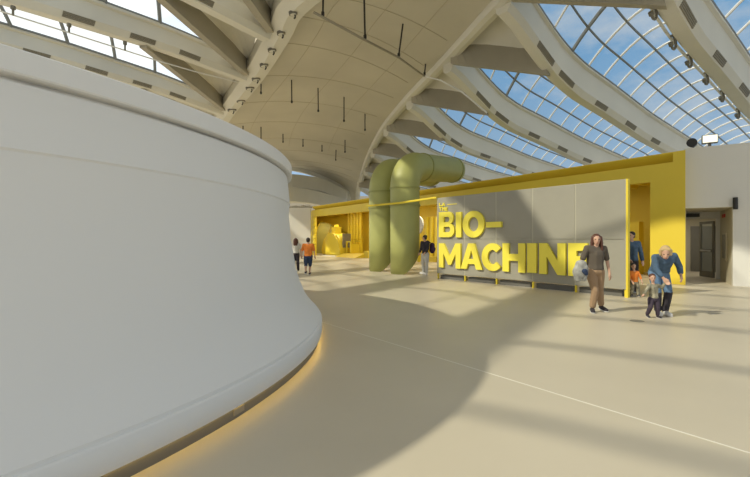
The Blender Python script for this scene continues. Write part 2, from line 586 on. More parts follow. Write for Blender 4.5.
for i, (tx, ty, bx, by) in enumerate(RODS):
    o = Vector((0, 0, H))
    hit = SOFFIT.ray_cast(o, (P(tx, ty, 1) - o).normalized())
    if hit[0] is None: continue
    t = hit[0]
    b = P(bx, by, t.y)
    b.x = t.x + (b.x - t.x) * .6
    r = empty('hanging_rod', tuple(t), label='black rod under the roof spine, ' + RL[i], cat='rod', group='black rods hanging under the spine')
    bm = nb()
    tube(bm, [t + UP * .03, b], .038 if i < 9 else .045, 8)
    obj('shaft', bm, 'black', r)
    bm = nb()
    tube(bm, [b + UP * .08, b - UP * .06], .065, 8)
    obj('clamp', bm, 'black', r)
    if i < 4: cab.append(b - UP * .125)
cable = empty('stay_cable', tuple(cab[0]), label='long grey stay cable slung under the spine and out to a right roof beam', cat='cable')
bm = nb()
d0 = (cab[0] - cab[1]).normalized()
tube(bm, [cab[0] + d0 * .4] + cab, .05, 6)
obj('span', bm, 'cablem', cable)
bm = nb()
tube(bm, [cab[3], P(440, 80, 22.2), P(462, 92, 22.0), P(487, 113, 21.6)], .04, 6)
obj('span', bm, 'mull', cable, label='white outer run of the cable')
# left stay cable
lc = empty('stay_cable', tuple(P(237, 82, 23.6)), label='thin pale cable from the left edge of the spine along a left roof beam', cat='cable')
bm = nb()
tube(bm, [P(237, 82, 23.6), P(200, 73, 20.5), P(160, 61.5, 18.2), P(75, 34.5, 15.2), P(0, 11, 13)], .026, 6)
obj('span', bm, 'mull', lc)
for px, py, dz in ((125, 50.5, 16.8), (69, 32.6, 15), (13, 15.2, 13.3)):
    bm = nb()
    tube(bm, [P(px, py, dz), P(px, py - 6, dz)], .035, 6)
    tube(bm, [P(px, py - 6, dz), P(px, py - 9, dz)], .075, 8)
    obj('hanger', bm, 'doorm', lc)

# ------------------------------------------------------------------ walls
WO = Vector((11.53, 13.53, 0))           # right jamb of the doorway
WU = Vector((.84, -.5426, 0)).normalized()    # along the wall to the right
WN = Vector((.5426, .84, 0)).normalized()     # into the wall
frw = (WO, WU, WN)
wr = empty('wall_right', tuple(WO), kind='structure', label='plain white wall right of the yellow pavilion', cat='wall')
bm = nb()
box(bm, (0, 0, 0), (9, .25, 4.54), frw)
box(bm, (-1.26, 0, 2.55), (0, .25, 4.54), frw)
obj('wall_face', bm, 'wallw', wr)
bm = nb()
box(bm, (-1.26, -.01, 4.54), (9, .27, 4.575), frw)
obj('coping', bm, 'wallw', wr)
bm = nb()
box(bm, (.02, -.012, 0), (9, 0, .05), frw)
tag(obj('baseboard_right', bm, 'wallw'), kind='structure', label='low white skirting along the white wall', cat='baseboard')
# corridor behind the doorway
cor = empty('wall_corridor', tuple(WO + WN * 2), kind='structure', label='beige corridor walls seen through the doorway', cat='wall')
bm = nb()
box(bm, (0, .25, 0), (.2, 2.75, 2.75), frw)
obj('side_wall', bm, 'wallb', cor)
bm = nb()
box(bm, (-1.26, .25, 0), (-1.2, 2.75, 2.75), frw)
obj('side_wall', bm, 'wallb', cor)
bm = nb()
box(bm, (-1.26, .25, 2.55), (.2, 2.75, 2.7), frw)
box(bm, (-1.26, 2.9, 2.55), (2.6, 7.1, 2.7), frw)
obj('corridor_ceiling', bm, 'wallb', cor)
bm = nb()
box(bm, (-1.2, 2.75, 2.29), (.2, 2.9, 2.55), frw)
box(bm, (-.12, 2.75, 0), (.2, 2.9, 2.29), frw)
obj('door_surround', bm, 'wallw', cor)
bm = nb()
box(bm, (-1.26, 7.0, 0), (2.6, 7.1, 2.6), frw)
box(bm, (2.4, 2.9, 0), (2.6, 7.1, 2.6), frw)
box(bm, (-1.26, 2.9, 0), (-1.2, 7.1, 2.6), frw)
obj('end_wall', bm, 'wallb', cor)
bm = nb()
box(bm, (-.6, 6.9, 0), (.5, 7.02, 2.1), frw)
dr = tag(obj('door_1', bm, 'doorm'), kind='structure', label='grey door at the far end of the corridor', cat='door')
# open leaf
hx = WO + WN * 2.9 + WU * -.14
la = (WN * .95 + WU * -.38).normalized()
lb = Vector((-la.y, la.x, 0))
frl = (hx, la, lb)
d2 = empty('door_2', tuple(hx), kind='structure', label='glazed door leaf standing open inside the doorway', cat='door')
bm = nb()
box(bm, (0, 0, .02), (.10, .05, 2.2), frl)
box(bm, (.85, 0, .02), (.95, .05, 2.2), frl)
box(bm, (.10, 0, .02), (.85, .05, .25), frl)
box(bm, (.10, 0, 2.1), (.85, .05, 2.2), frl)
box(bm, (.10, 0, 1.0), (.85, .05, 1.12), frl)
obj('door_frame', bm, 'doorm', d2)
bm = nb()
box(bm, (.10, .02, .25), (.85, .03, 2.1), frl)
obj('pane', bm, 'glass', d2)
bm = nb()
tube(bm, [hx + la * .15 + lb * .09 + UP * 1.05, hx + la * .8 + lb * .09 + UP * 1.05], .025, 8)
obj('door_handle', bm, 'sole', d2)
# sign above inner door, red plate, niche
bm = nb()
box(bm, (-1.10, 2.70, 2.36), (-.62, 2.745, 2.50), frw)
tag(obj('door_sign', bm, 'black'), label='small black sign plate above the inner door of the corridor', cat='sign')
bm = nb()
box(bm, (-.03, 1.5, 2.28), (-.004, 2.1, 2.40), frw)
tag(obj('wall_plate', bm, 'red'), label='small red plate high on the corridor wall', cat='sign')
nic = empty('hose_cabinet', tuple(WO + WN * 1.6 + UP * .9), label='tall recessed cabinet on the corridor wall below the red plate', cat='cabinet')
bm = nb()
box(bm, (-.035, 1.15, .75), (-.003, 1.95, 1.75), frw)
obj('body', bm, 'wallb', nic)
bm = nb()
box(bm, (-.05, 1.23, .83), (-.036, 1.87, 1.67), frw)
obj('door', bm, 'doorm', nic)
# sconce
sc = P(735, 203.5, 13.48)
s0 = (sc - WO).dot(WU)
scn = empty('wall_lamp', tuple(WO + WU * s0 + UP * sc.z), label='slim black wall lamp on the white wall beside the doorway', cat='lamp')
bm = nb()
c = WO + WU * s0 - WN * .10
tube(bm, [c + UP * (sc.z - .19), c + UP * (sc.z + .19)], .065, 14)
obj('lamp_body', bm, 'black', scn)
bm = nb()
box(bm, (s0 - .03, -.06, sc.z - .06), (s0 + .03, 0, sc.z + .06), frw)
obj('bracket', bm, 'black', scn)


def on_wall(px):
    """where the wall line passes under column px"""
    k = (px - CX) / F
    v = (k * WO.y - WO.x) / (WU.x - k * WU.y)
    return v


# floodlights on the wall top
v = on_wall(710)
fl = empty('floodlight', tuple(WO + WU * v + UP * 4.58), label='square lit floodlight standing on top of the white wall', cat='floodlight')
bm = nb()
box(bm, (v - .21, -.02, 4.68), (v + .21, .18, 4.95), frw)
obj('housing', bm, 'doorm', fl)
bm = nb()
box(bm, (v - .19, -.032, 4.70), (v + .19, -.018, 4.93), frw)
obj('lens', bm, 'lamp', fl, label='glowing pale yellow lens')
bm = nb()
box(bm, (v - .04, .05, 4.575), (v + .04, .13, 4.70), frw)
obj('bracket', bm, 'doorm', fl)
v = on_wall(693.5)
fl = empty('spotlight', tuple(WO + WU * v + UP * 4.58), label='round black spotlight on the white wall next to the yellow corner', cat='spotlight')
c = WO + WU * v + WN * .1 + UP * 4.74
bm = nb()
tube(bm, [c - WN * .16 - WU * .05, c + WN * .12], [.15, .12], 16)
obj('housing', bm, 'black', fl)
bm = nb()
tube(bm, [c - UP * .165, c - UP * .08], .03, 8)
obj('bracket', bm, 'black', fl)

# far white wall beyond the drum
bm = nb()
rows = []
box(bm, (-30, 37.9, 0), (-5.82, 38.15, 4.3))
tag(obj('wall_left', bm, 'wallw'), kind='structure', label='white far wall between the drum and the yellow pavilion', cat='wall')
bm = nb()
for i in range(22):
    x = -9.4 + i * .17
    hz = .12 + .16 * random.random()
    box(bm, (x, 37.93, 4.3), (x + .12, 38.1, 4.3 + hz))
tag(obj('wall_far_top', bm, 'strut'), kind='structure', label='ragged grey fringe along the top of the far white wall', cat='trim')
bm = nb()
box(bm, (-45, 74, 0), (45, 74.5, 9))
tag(obj('wall_back', bm, 'strut'), kind='structure', label='far end wall of the hall', cat='wall')

# ------------------------------------------------------------------ yellow pavilion
PO = Vector((10.2, 13.8, 0))
PU = Vector((-.5456, .838, 0)).normalized()    # along the front, away from the camera
PN = Vector((.838, .5456, 0)).normalized()     # into the pavilion
frp = (PO, PU, PN)
LEN = 29.3
pav = empty('yellow_pavilion', tuple(PO), label='long bright yellow open-fronted pavilion across the back of the hall', cat='pavilion')
bm = nb()
for ue, z0, z1 in ((1.06, 0, 4.10), (.36, 4.10, 4.44)):
    q = [PO, PO + PU * ue, PO + PU * ue + PN * .22, PO + WN * .22]
    hexa(bm, [p + UP * z0 for p in q] + [p + UP * z1 for p in q])
obj('end_panel', bm, 'yel', pav)
bm = nb()
box(bm, (1.06, 0, 3.5), (LEN, .22, 4.10), frp)
obj('fascia', bm, 'yel', pav)
bm = nb()
sq = ((.005, 4.44), (.005, 4.41), (.42, 4.10), (.5, 4.10), (.5, 4.44))
A_ = [bm.verts.new(PO + PU * .36 + PN * a_ + UP * z_) for a_, z_ in sq]
B_ = [bm.verts.new(PO + PU * LEN + PN * a_ + UP * z_) for a_, z_ in sq]
bm.faces.new(A_); bm.faces.new(B_)
for i in range(5): bm.faces.new((A_[i], A_[(i + 1) % 5], B_[(i + 1) % 5], B_[i]))
obj('top_channel', bm, 'yel', pav)
bm = nb()
box(bm, (LEN - .6, 0, 0), (LEN, .22, 3.5), frp)
obj('corner_post', bm, 'yel', pav)
bm = nb()
for i in range(12):
    z = .2 + i * .27
    tube(bm, [PO + PU * (LEN - .72) - PN * .02 + UP * z, PO + PU * (LEN - .72 + .06 * (i % 2)) - PN * .02 + UP * (z + .27)], .11 + .05 * (i % 2), 10)
obj('twisted_column', bm, 'yel2', pav, label='knobbly yellow column at the far corner')
bm = nb()
box(bm, (2.1, 4.8, 0), (LEN + 9, 4.95, 4.1), frp)
obj('back_panel', bm, 'yel', pav)
bm = nb()
box(bm, (-.12, .2, 0), (-.02, 5.2, 4.1), (PO, WU, WN))
obj('side_panel', bm, 'yel', pav)
bm = nb()
box(bm, (LEN + 8.9, .5, 0), (LEN + 9, 4.8, 3.95), frp)
obj('side_panel', bm, 'yel', pav)
bm = nb()
box(bm, (LEN + .02, .4, 0), (LEN + 9, .5, 4.1), frp)
obj('front_panel', bm, 'yel', pav)
bm = nb()
q = [PO + PN * .22 + PU * .1, PO + PN * .22 + PU * LEN, PO + PN * .5 + PU * LEN, PO + PN * .5 + PU * (LEN + 9), PO + PN * 4.95 + PU * (LEN + 9), PO + PN * 4.95 + PU * 2.3]
lo_, hi_ = [bm.verts.new(p + UP * 3.95) for p in q], [bm.verts.new(p + UP * 4.1) for p in q]
bm.faces.new(lo_)
bm.faces.new(hi_)
for i in range(6): bm.faces.new((lo_[i], lo_[(i + 1) % 6], hi_[(i + 1) % 6], hi_[i]))
obj('roof_panel', bm, 'yel', pav)
bm = nb()
box(bm, (8.6, 1.2, 0), (8.75, 4.8, 3.95), frp)
obj('partition', bm, 'yel', pav)
for u in (1.6, 2.4, 3.2, 4.0):
    bm = nb()
    box(bm, (u, .3, 3.72), (u + .12, 1.5 + u * .7, 3.94), frp)
    obj('ceiling_batten', bm, 'yel', pav)
for px, z in ((471, 0), (502, 0), (537, 0), (578, 0)):
    k = (px - CX) / F
    u = (PO.x - k * PO.y) / (k * PU.y - PU.x)
    bm = nb()
    q = [PO + PU * (u - .10), PO + PU * (u + .22), PO + PU * (u + .22) - PN * .35, PO + PU * (u - .1) - PN * .35]
    hexa(bm, [p + UP * 3.45 for p in q] + [q[0] + UP * 3.75, q[1] + UP * 3.75, q[2] + UP * 3.6, q[3] + UP * 3.6])
    obj('bracket', bm, 'yel', pav)


def upx(px, depth):
    """u along the pavilion of the point seen in column px that lies `depth` behind its front"""
    o = PO + PN * depth
    k = (px - CX) / F
    return (o.x - k * o.y) / (k * PU.y - PU.x)


def zpx(py, u, depth):
    y = (PO + PU * u + PN * depth).y
    return H + (CY - py) / F * y


# --- things standing in the pavilion (far left end)
# arched tank
dep = 3.2
u0, u1 = upx(347, dep), upx(318, dep)
uc, rad = (u0 + u1) / 2, abs(u1 - u0) / 2
tk = empty('storage_tank', tuple(PO + PU * (u1 - 2.2) + PN * 3.3), label='big olive domed tank at the far left inside the yellow pavilion', cat='tank')
bm = nb()
rows = []
for i in range(13):
    a = (PI / 2) * i / 12
    row = []
    for j in range(17):
        b = PI * j / 16
        row.append(PO + PU * (u1 - .3 - (u1 - .3 - upx(346, 3.5)) * math.sin(a)) + PN * (3.5 - .85 * math.cos(b) * math.cos(a)) + UP * (max(0, 3.25 * math.sin(b) * (math.cos(a)))))
    rows.append(row)
grid(bm, rows)
bmesh.ops.remove_doubles(bm, verts=bm.verts, dist=1e-3)
obj('tank_shell', bm, 'olive', tk, smooth=True)
for i in (0, 4):
    bm = nb()
    tube(bm, [p + (p - (PO + PU * u1 + PN * 3.5)).normalized() * .02 for p in rows[i]], .05, 6)
    obj('band', bm, 'yel2', tk)

# arched cabinet (pod)
dep = .9
ua, ub = upx(340, dep), upx(321.5, dep)
um = (ua + ub) / 2
pd = empty('rounded_pod', tuple(PO + PU * um + PN * dep), label='yellow round-shouldered machine pod standing in front of the olive tank', cat='machine')
w = (ub - ua)
zt = zpx(233, um, dep)
bm = nb()
out = []
for i in range(17):
    a = PI * i / 16
    out.append((math.cos(a) * w / 2, (zt - w * .42) + math.sin(a) * w * .42))
out = [(w / 2, .05)] + out + [(-w / 2, .05)]
fv = [bm.verts.new(PO + PU * (um + x) + PN * dep + UP * z) for x, z in out]
bv = [bm.verts.new(PO + PU * (um + x) + PN * (dep + 1.3) + UP * z) for x, z in out]
bm.faces.new(fv); bm.faces.new(bv[::-1])
for i in range(len(fv)): bm.faces.new((fv[i], fv[(i + 1) % len(fv)], bv[(i + 1) % len(fv)], bv[i]))
bmesh.ops.bevel(bm, geom=[e for e in bm.edges if abs((e.verts[0].co - e.verts[1].co).dot(PN)) < .01], offset=.12, segments=3, affect='EDGES')
obj('pod_shell', bm, 'yel2', pd)
bm = nb()
box(bm, (um - w / 2 - .02, dep + .28, .75), (um - w / 2 + .1, dep + 1.05, 1.95), frp)
obj('pod_opening', bm, 'ventm', pd, label='dark doorway of the pod')
bm = nb()
box(bm, (um - .35, dep + .3, zt - .03), (um + .35, dep + .9, zt + .55), frp)
tube(bm, [PO + PU * um + PN * (dep + .6) + UP * (zt + .5), PO + PU * um + PN * (dep + .6) + UP * (zt + .75)], .22, 12)
obj('pod_cap', bm, 'yel2', pd)
bm = nb()
box(bm, (um - w * .55, dep - .3, 0), (um + w * .6, dep + 1.4, .045), frp)
obj('base', bm, 'lightcloth', pd)

# plinth with frame boxes
dep = 1.2
ua, ub = upx(362, dep), upx(342, dep)
ub = min(ub, um - w * .55 - .03)
pl = empty('machine_plinth', tuple(PO + PU * ua + PN * dep), label='low sloping yellow plinth right of the round-shouldered pod', cat='plinth')
bm = nb()
zb = zpx(254, ua, dep)
q = [PO + PU * (ua - .3) + PN * (dep - .9), PO + PU * ub + PN * (dep - .9), PO + PU * ub + PN * 2.55, PO + PU * (ua - .3) + PN * 2.55]
q2 = [PO + PU * (ua - .3) + PN * dep, PO + PU * ub + PN * dep, PO + PU * ub + PN * 2.55, PO + PU * (ua - .3) + PN * 2.55]
hexa(bm, q + [p + UP * zb for p in q2])
obj('plinth_body', bm, 'yel', pl)
bm = nb()
box(bm, (ua - .95, dep, 0), (ua - .3, 2.55, .55), frp)
obj('step', bm, 'yel', pl)
ub2 = min(upx(341, 1.6), ub - .08); ua2 = max(upx(353, 1.6), ua - .2)
cr = empty('frame_crate', tuple(PO + PU * ua2 + PN * 1.6 + UP * zb), label='yellow box inside an open frame on the sloping plinth', cat='machine')
z0, z1 = zb + .004, zpx(241, ua2, 1.6)
bm = nb()
for u in (ua2, ub2):
    for v in (1.4, 2.45):
        box(bm, (u - .06, v - .06, z0), (u + .06, v + .06, z1), frp)
for v in (1.4, 2.45):
    box(bm, (ua2 - .06, v - .06, z1 - .12), (ub2 + .06, v + .06, z1), frp)
obj('crate_frame', bm, 'yel2', cr)
bm = nb()
box(bm, (ua2 + .15, 1.55, z0), (ua2 + (ub2 - ua2) * .7, 2.3, z1 - .25), frp)
obj('box', bm, 'yel2', cr)
# vertical pipes
for i, px in enumerate((349, 352, 355, 358, 361)):
    u = upx(px, 3.9)
    b = PO + PU * u + PN * 3.9
    r = empty('upright_pipe', tuple(b), label=['slim yellow upright pipe nearest the olive tank, first of five', 'slim yellow upright pipe, second from the olive tank',
              'slim yellow upright pipe in the middle of the five', 'slim yellow upright pipe, fourth from the olive tank', 'slim yellow upright pipe, fifth and farthest from the olive tank'][i], cat='pipe', group='yellow upright pipes in the pavilion')
    bm = nb()
    tube(bm, [b, b + UP * 3.93], .155 if i != 1 else .18, 14)
    obj('pipe_body', bm, 'yel2', r, smooth=False)
    bm = nb()
    tube(bm, [b + UP * 1.45, b + UP * 1.62], .20, 14)
    obj('flange', bm, 'yel2', r)
# stepped machine and dark screen
dep = 2.0
u = ua - 1.62
mc = empty('stepped_machine', tuple(PO + PU * u + PN * dep), label='yellow stepped machine just left of the green pipes', cat='machine')
bm = nb()
for i, (w_, z0, z1) in enumerate(((1.5, 0, .95), (1.1, .95, 1.5), (.75, 1.5, 2.05), (.45, 2.05, 2.5))):
    box(bm, (u - .9 - .1 * i, dep, z0), (u - .9 - .1 * i + w_, dep + .9, z1), frp)
obj('body', bm, 'yel2', mc)
bm = nb()
box(bm, (u - .85, dep - .05, 1.15), (u - .35, dep, 1.75), frp)
obj('screen', bm, 'black', mc)
# behind the man with a backpack: fluted machine, white disc, counter
dep = 2.2
u = upx(429, dep)
mc = empty('press_machine', tuple(PO + PU * u + PN * dep), label='tall yellow machine with leaning struts behind the man with the backpack', cat='machine')
bm = nb()
box(bm, (u - .7, dep + .6, 0), (u + .9, dep + 1.6, 1.3), frp)
obj('body', bm, 'yel2', mc)
for q in range(3):
    bm = nb()
    tube(bm, [PO + PU * (u + .7 - .5 * q) + PN * (dep + .4) + UP * .05, PO + PU * (u + 1.1 - .5 * q) + PN * (dep + .8) + UP * 3.0], .14, 10)
    obj('strut', bm, 'yel2', mc)
bm = nb()
box(bm, (u - .9, dep - .2, 0), (u + 1.2, dep + .5, .35), frp)
obj('base', bm, 'yel', mc)
dep = 1.0
u = upx(417, dep)
ds = empty('round_dial', tuple(PO + PU * u + PN * dep), label='white round dial on a yellow post half hidden by the front green pipe', cat='dial')
c = PO + PU * u + PN * dep + UP * zpx(225, u, dep)
bm = nb()
tube(bm, [c - PN * .04, c + PN * .06], .62, 28)
obj('dial_face', bm, 'wallw', ds)
bm = nb()
tube(bm, [Vector((c.x, c.y, 0)) + PN * .16, c + PN * .16], .09, 10)
obj('post', bm, 'yel2', ds)

# inside the right-hand opening
bm = nb()
ub_ = upx(641, 2.55)
box(bm, (2.9, 3.2, 0), (3.65, 3.6, 2.25), frp)
shp = tag(obj('display_cabinet', bm, 'yel'), label='tall yellow cabinet beside the man in the blue jacket', cat='cabinet')
shp_root = shp

# ------------------------------------------------------------------ sign
SO = Vector((2.365, 16.02, 0))
SE = Vector((6.50, 10.87, 0))
SU = (SE - SO).normalized()
SN = Vector((SU.y, -SU.x, 0))              # towards the camera
if SN.y > 0: SN = -SN
SLEN = (SE - SO).length
frs = (SO, SU, -SN)                        # y grows away from the camera
sign = empty('exhibit_sign', tuple((SO + SE) / 2), label='large grey panel sign with raised yellow letters reading BIO-MACHINE', cat='sign')
pw = SLEN / 5
for i in range(5):
    for z0, z1 in ((.21, 1.50), (1.52, 3.06)):
        bm = nb()
        box(bm, (i * pw + .025, 0, z0), ((i + 1) * pw - .025, .05, z1), frs)
        obj('panel', bm, 'panel', sign)
for i in range(6):
    bm = nb()
    u = min(max(i * pw, .025), SLEN - .025)
    box(bm, (u - .022, .004, .21), (u + .022, .09, 3.06), frs)
    obj('upright', bm, 'panelf', sign)
    bm = nb()
    box(bm, (u - .022, .02, 0), (u + .022, .08, .21), frs)
    obj('foot_post', bm, 'yel2', sign, label='short yellow foot post')
bm = nb()
box(bm, (0, .02, 1.49), (SLEN, .06, 1.53), frs)
box(bm, (0, .02, 3.045), (SLEN, .08, 3.075), frs)
obj('rail', bm, 'panelf', sign)
bm = nb()
box(bm, (SLEN - .002, -.01, 0), (SLEN + .045, .12, 3.075), frs)
obj('edge_post', bm, 'yel2', sign, label='yellow edge post')
for i in range(5):
    bm = nb()
    box(bm, (i * pw + .05, .14, 0), (i * pw + pw - .15, .36, .15), frs)
    obj('shadow_block', bm, 'kick', sign)  # dark blocks standing in for the shadow band below the panels


def su(px):
    r = SO.y / SE.y
    return SLEN * r * (px - 437) / (r * (px - 437) + (626 - px))


def sz(px, py):
    y = (SO + SU * su(px)).y
    return H + (CY - py) / F * y


def arc(cx, cy, rx, ry, a0, a1, n=14):
    return [(cx + rx * math.cos(math.radians(a0 + (a1 - a0) * i / n)), cy + ry * math.sin(math.radians(a0 + (a1 - a0) * i / n))) for i in range(n + 1)]


T = .30


def glyph(ch, W):
    """bold outlines in a W x 1 box: list of closed loops"""
    if ch == 'I': return [[(0, 0), (W, 0), (W, 1), (0, 1)]]
    if ch == '-': return [[(0, 0), (W, 0), (W, 1), (0, 1)]]
    if ch == 'H':
        t = T * .85
        return [[(0, 0), (t, 0), (t, .39), (W - t, .39), (W - t, 0), (W, 0), (W, 1), (W - t, 1), (W - t, .63), (t, .63), (t, 1), (0, 1)]]
    if ch == 'N':
        t = T * .85
        return [[(0, 0), (t, 0), (t, .56), (W - t, 0), (W, 0), (W, 1), (W - t, 1), (W - t, .44), (t, 1), (0, 1)]]
    if ch == 'M':
        t = T * .82
        return [[(0, 0), (t, 0), (t, .58), (W * .44, .13), (W * .56, .13), (W - t, .58), (W - t, 0), (W, 0), (W, 1), (W - t * 1.05, 1), (W / 2, .47), (t * 1.05, 1), (0, 1)]]
    if ch == 'E':
        t = T * .85
        return [[(0, 0), (W, 0), (W, .23), (t, .23), (t, .39), (W * .92, .39), (W * .92, .61), (t, .61), (t, .77), (W, .77), (W, 1), (0, 1)]]
    if ch == 'L': return [[(0, 0), (W, 0), (W, .23), (T * .85, .23), (T * .85, 1), (0, 1)]]
    if ch == 'T':
        t = T * .42
        return [[(W / 2 - t, 0), (W / 2 + t, 0), (W / 2 + t, .77), (W, .77), (W, 1), (0, 1), (0, .77), (W / 2 - t, .77)]]
    if ch == 'A':
        t = T * .95
        return [[(0, 0), (t, 0), (t + .075, .20), (W - t - .075, .20), (W - t, 0), (W, 0), (W / 2 + t * .52, 1), (W / 2 - t * .52, 1)],
                [(W / 2 - .115, .40), (W / 2 + .115, .40), (W / 2, .74)]]
    if ch == 'O':
        return [arc(W / 2, .5, W / 2, .52, 0, 350, 35), arc(W / 2, .5, W / 2 - T * .9, .28, 0, 350, 35)]
    if ch == 'C':
        cx = W * .56
        o = arc(cx, .5, W * .56, .52, 42, 318, 30)
        i = arc(cx, .5, W * .56 - T * .9, .27, 318, 42, 30)
        return [o + i]
    if ch == 'B':
        a = arc(W - .27, .27, .27, .27, -90, 70, 14)
        b = arc(W - .30, .75, .25, .25, -70, 90, 14)
        o = [(0, 0)] + a + b + [(0, 1)]
        h1 = [(T * .85, .2)] + arc(W - .30, .305, .10, .105, -90, 90, 8) + [(T * .85, .41)]
        h2 = [(T * .85, .60)] + arc(W - .33, .70, .09, .10, -90, 90, 8) + [(T * .85, .80)]
        return [o, h1, h2]


def letter(ch, x0, x1, yt, yb, depth=.07):
    a, b = su(x0), su(x1)
    zt, zb = sz(x0, yt), sz(x0, yb)
    hgt = zt - zb
    W = (b - a) / hgt
    cu = bpy.data.curves.new('letter', 'CURVE')
    cu.dimensions = '2D'
    cu.fill_mode = 'BOTH'
    cu.extrude = depth / 2
    for loop in glyph(ch, W):
        s = cu.splines.new('POLY')
        s.points.add(len(loop) - 1)
        for p, q in zip(s.points, loop): p.co = (q[0] * hgt, q[1] * hgt, 0, 1)
        s.use_cyclic_u = True
    tmp = bpy.data.objects.new('tmp', cu)
    me = bpy.data.meshes.new_from_object(tmp)
    bpy.data.objects.remove(tmp)
    mt = Matrix((( SU.x, 0, SN.x, 0), (SU.y, 0, SN.y, 0), (0, 1, 0, 0), (0, 0, 0, 1)))
    mt.translation = SO + SU * a + SN * (depth / 2 + .002) + UP * zb
    me.transform(mt)
    me.materials.clear()
    me.materials.append(M['letter'])
    o = bpy.data.objects.new('letter', me)
    C.objects.link(o)
    o.parent = sign
    o.matrix_parent_inverse = Matrix.Translation(-Vector(sign.location))
    o['label'] = 'raised yellow letter %s' % ch if ch != '-' else 'raised yellow hyphen'


for ch, x0, x1, yt, yb in (
        ('B', 440.2, 455.6, 212.4, 237.2), ('I', 457.2, 462.5, 212.3, 237.4), ('O', 464.0, 485.6, 212.0, 237.2), ('-', 487.4, 502.6, 222.1, 227.6),
        ('M', 440.3, 461.8, 243.2, 267.2), ('A', 462, 483.6, 243.2, 268.4), ('C', 483, 502.4, 243.6, 269.6), ('H', 503.8, 526.2, 243.1, 271.2),
        ('I', 528.5, 537.6, 243.1, 272.4), ('N', 540.5, 566.6, 243.0, 273.6), ('E', 569.4, 588.6, 243.0, 275.6),
        ('L', 439.6, 442.2, 203.0, 206.3), ('A', 442.3, 445.6, 203.0, 206.3), ('T', 439.6, 442.2, 207.2, 210.8), ('H', 442.7, 445.2, 207.2, 210.8), ('E', 445.8, 447.9, 207.2, 210.8)):
    letter(ch, x0, x1, yt, yb, .08 if yb - yt > 5 else .03)
bm = nb()
a, b = su(447.5), su(457)
zz = sz(447.5, 204.6)
box(bm, (a, -.015, zz - .012), (b, 0, zz + .012), frs)
obj('rule_line', bm, 'letter', sign)

# ------------------------------------------------------------------ green pipes
HD = Vector((.6, .8, 0)).normalized()


def green_pipe(base, label, r=.64, ztop=4.80, run=4.75):
    base = Vector(base)
    root = empty('ventilation_pipe', tuple(base), label=label, cat='pipe', group='pair of giant green pipes')
    er = 1.0
    pts = [base + UP * z for z in (1.5, 2.0, 2.5, 3.0, ztop - er - .05)]
    cc = base + UP * (ztop - er) + HD * er
    for i in range(0, 13):
        a = PI / 2 * i / 12
        pts.append(cc - HD * er * math.cos(a) + UP * er * math.sin(a))
    e0 = pts[-1]
    end = e0 + HD * (run - er) + UP * .34
    for i in range(1, 6): pts.append(lerp(e0, end, i / 5))
    rad = [r] * len(pts)
    ax = (end - e0).normalized()
    for i in range(1, 9):                  # domed end
        a = PI / 2 * i / 8
        pts.append(end + ax * .34 * math.sin(a))
        rad.append(max(.02, r * math.cos(a) ** .8))
    n = 40
    bm = nb()
    tube(bm, pts, rad, n, caps=False)
    bm.faces.new(list(bm.verts)[-n:])
    # oblique foot : the lower end is cut on a slant, lowest at the left front
    bm.verts.ensure_lookup_table()
    first = list(bm.verts)[:n]
    low = []
    for v in first:
        o = v.co - base
        z = max(0, .62 + .475 * o.x / r + .56 * o.y / r)
        low.append(bm.verts.new((v.co.x, v.co.y, min(z, 1.45))))
    for k in range(n):
        bm.faces.new((first[k], first[(k + 1) % n], low[(k + 1) % n], low[k]))
    ob = obj('pipe_body', bm, 'green', root, smooth=True)
    sol = ob.modifiers.new('wall', 'SOLIDIFY')
    sol.thickness = .03
    sol.offset = -1
    for z, hh in ((2.98, .05), (3.72, .03)):
        bm = nb()
        lathe(bm, [(r - .01, z - hh), (r + .035, z - hh), (r + .035, z + hh), (r - .01, z + hh)], base, 40, True)
        obj('collar', bm, 'greenr', root)
    for t in (.12, .95):
        p = lerp(e0, end, t)
        bm = nb()
        tube(bm, [p - HD * .04, p + HD * .04], r + .03, 40)
        obj('collar', bm, 'greenr', root)
    return root


green_pipe((1.31, 18.4, 0), 'giant green bent pipe standing in front, nearer the grey sign')
green_pipe((.36, 19.9, 0), 'giant green bent pipe standing behind and left of the other')
# yellow rail between pipes and sign
ra = P(343, 206.5, 19.6); rb = P(439, 199.6, 16.2)
rl = empty('support_rail', tuple(ra), label='thin yellow rail running past the green pipes to the sign corner', cat='rail')
bm = nb()
ra = Vector((.36 - .72, 19.9 - .66, 3.02)); rb = SO + UP * 3.085 + SN * .03
tube(bm, [ra, Vector((1.31 - .30, 18.4 - .76, 3.02)), rb], .045, 8)
obj('rail', bm, 'yel2', rl)
bm = nb()
tube(bm, [Vector((.02, 18.60, 3.02)), Vector((.05, 18.8, 3.02))], .03, 8)
obj('bracket', bm, 'yel2', rl)

# floor socket
g = ground(637, 321)
bm = nb()
tube(bm, [g - UP * .01, g + UP * .004], .12, 20)
tag(obj('floor_socket', bm, 'ventm'), label='small dark round floor socket in front of the toddler', cat='socket')


# ------------------------------------------------------------------ people
def ell(c, r, yaw=0, n=10):
    rx, ry, rz = r if isinstance(r, (tuple, list)) else (r, r, r)
    cs, sn = math.cos(yaw), math.sin(yaw)
    out = []
    for i in range(n + 1):
        th = PI * i / n
        for j in range(n):
            ph = 2 * PI * j / n
            x, y, z = rx * math.sin(th) * math.cos(ph), ry * math.sin(th) * math.sin(ph), rz * math.cos(th)
            out.append(Vector((c[0] + x * cs - y * sn, c[1] + x * sn + y * cs, c[2] + z)))
            if i in (0, n): break
    return out


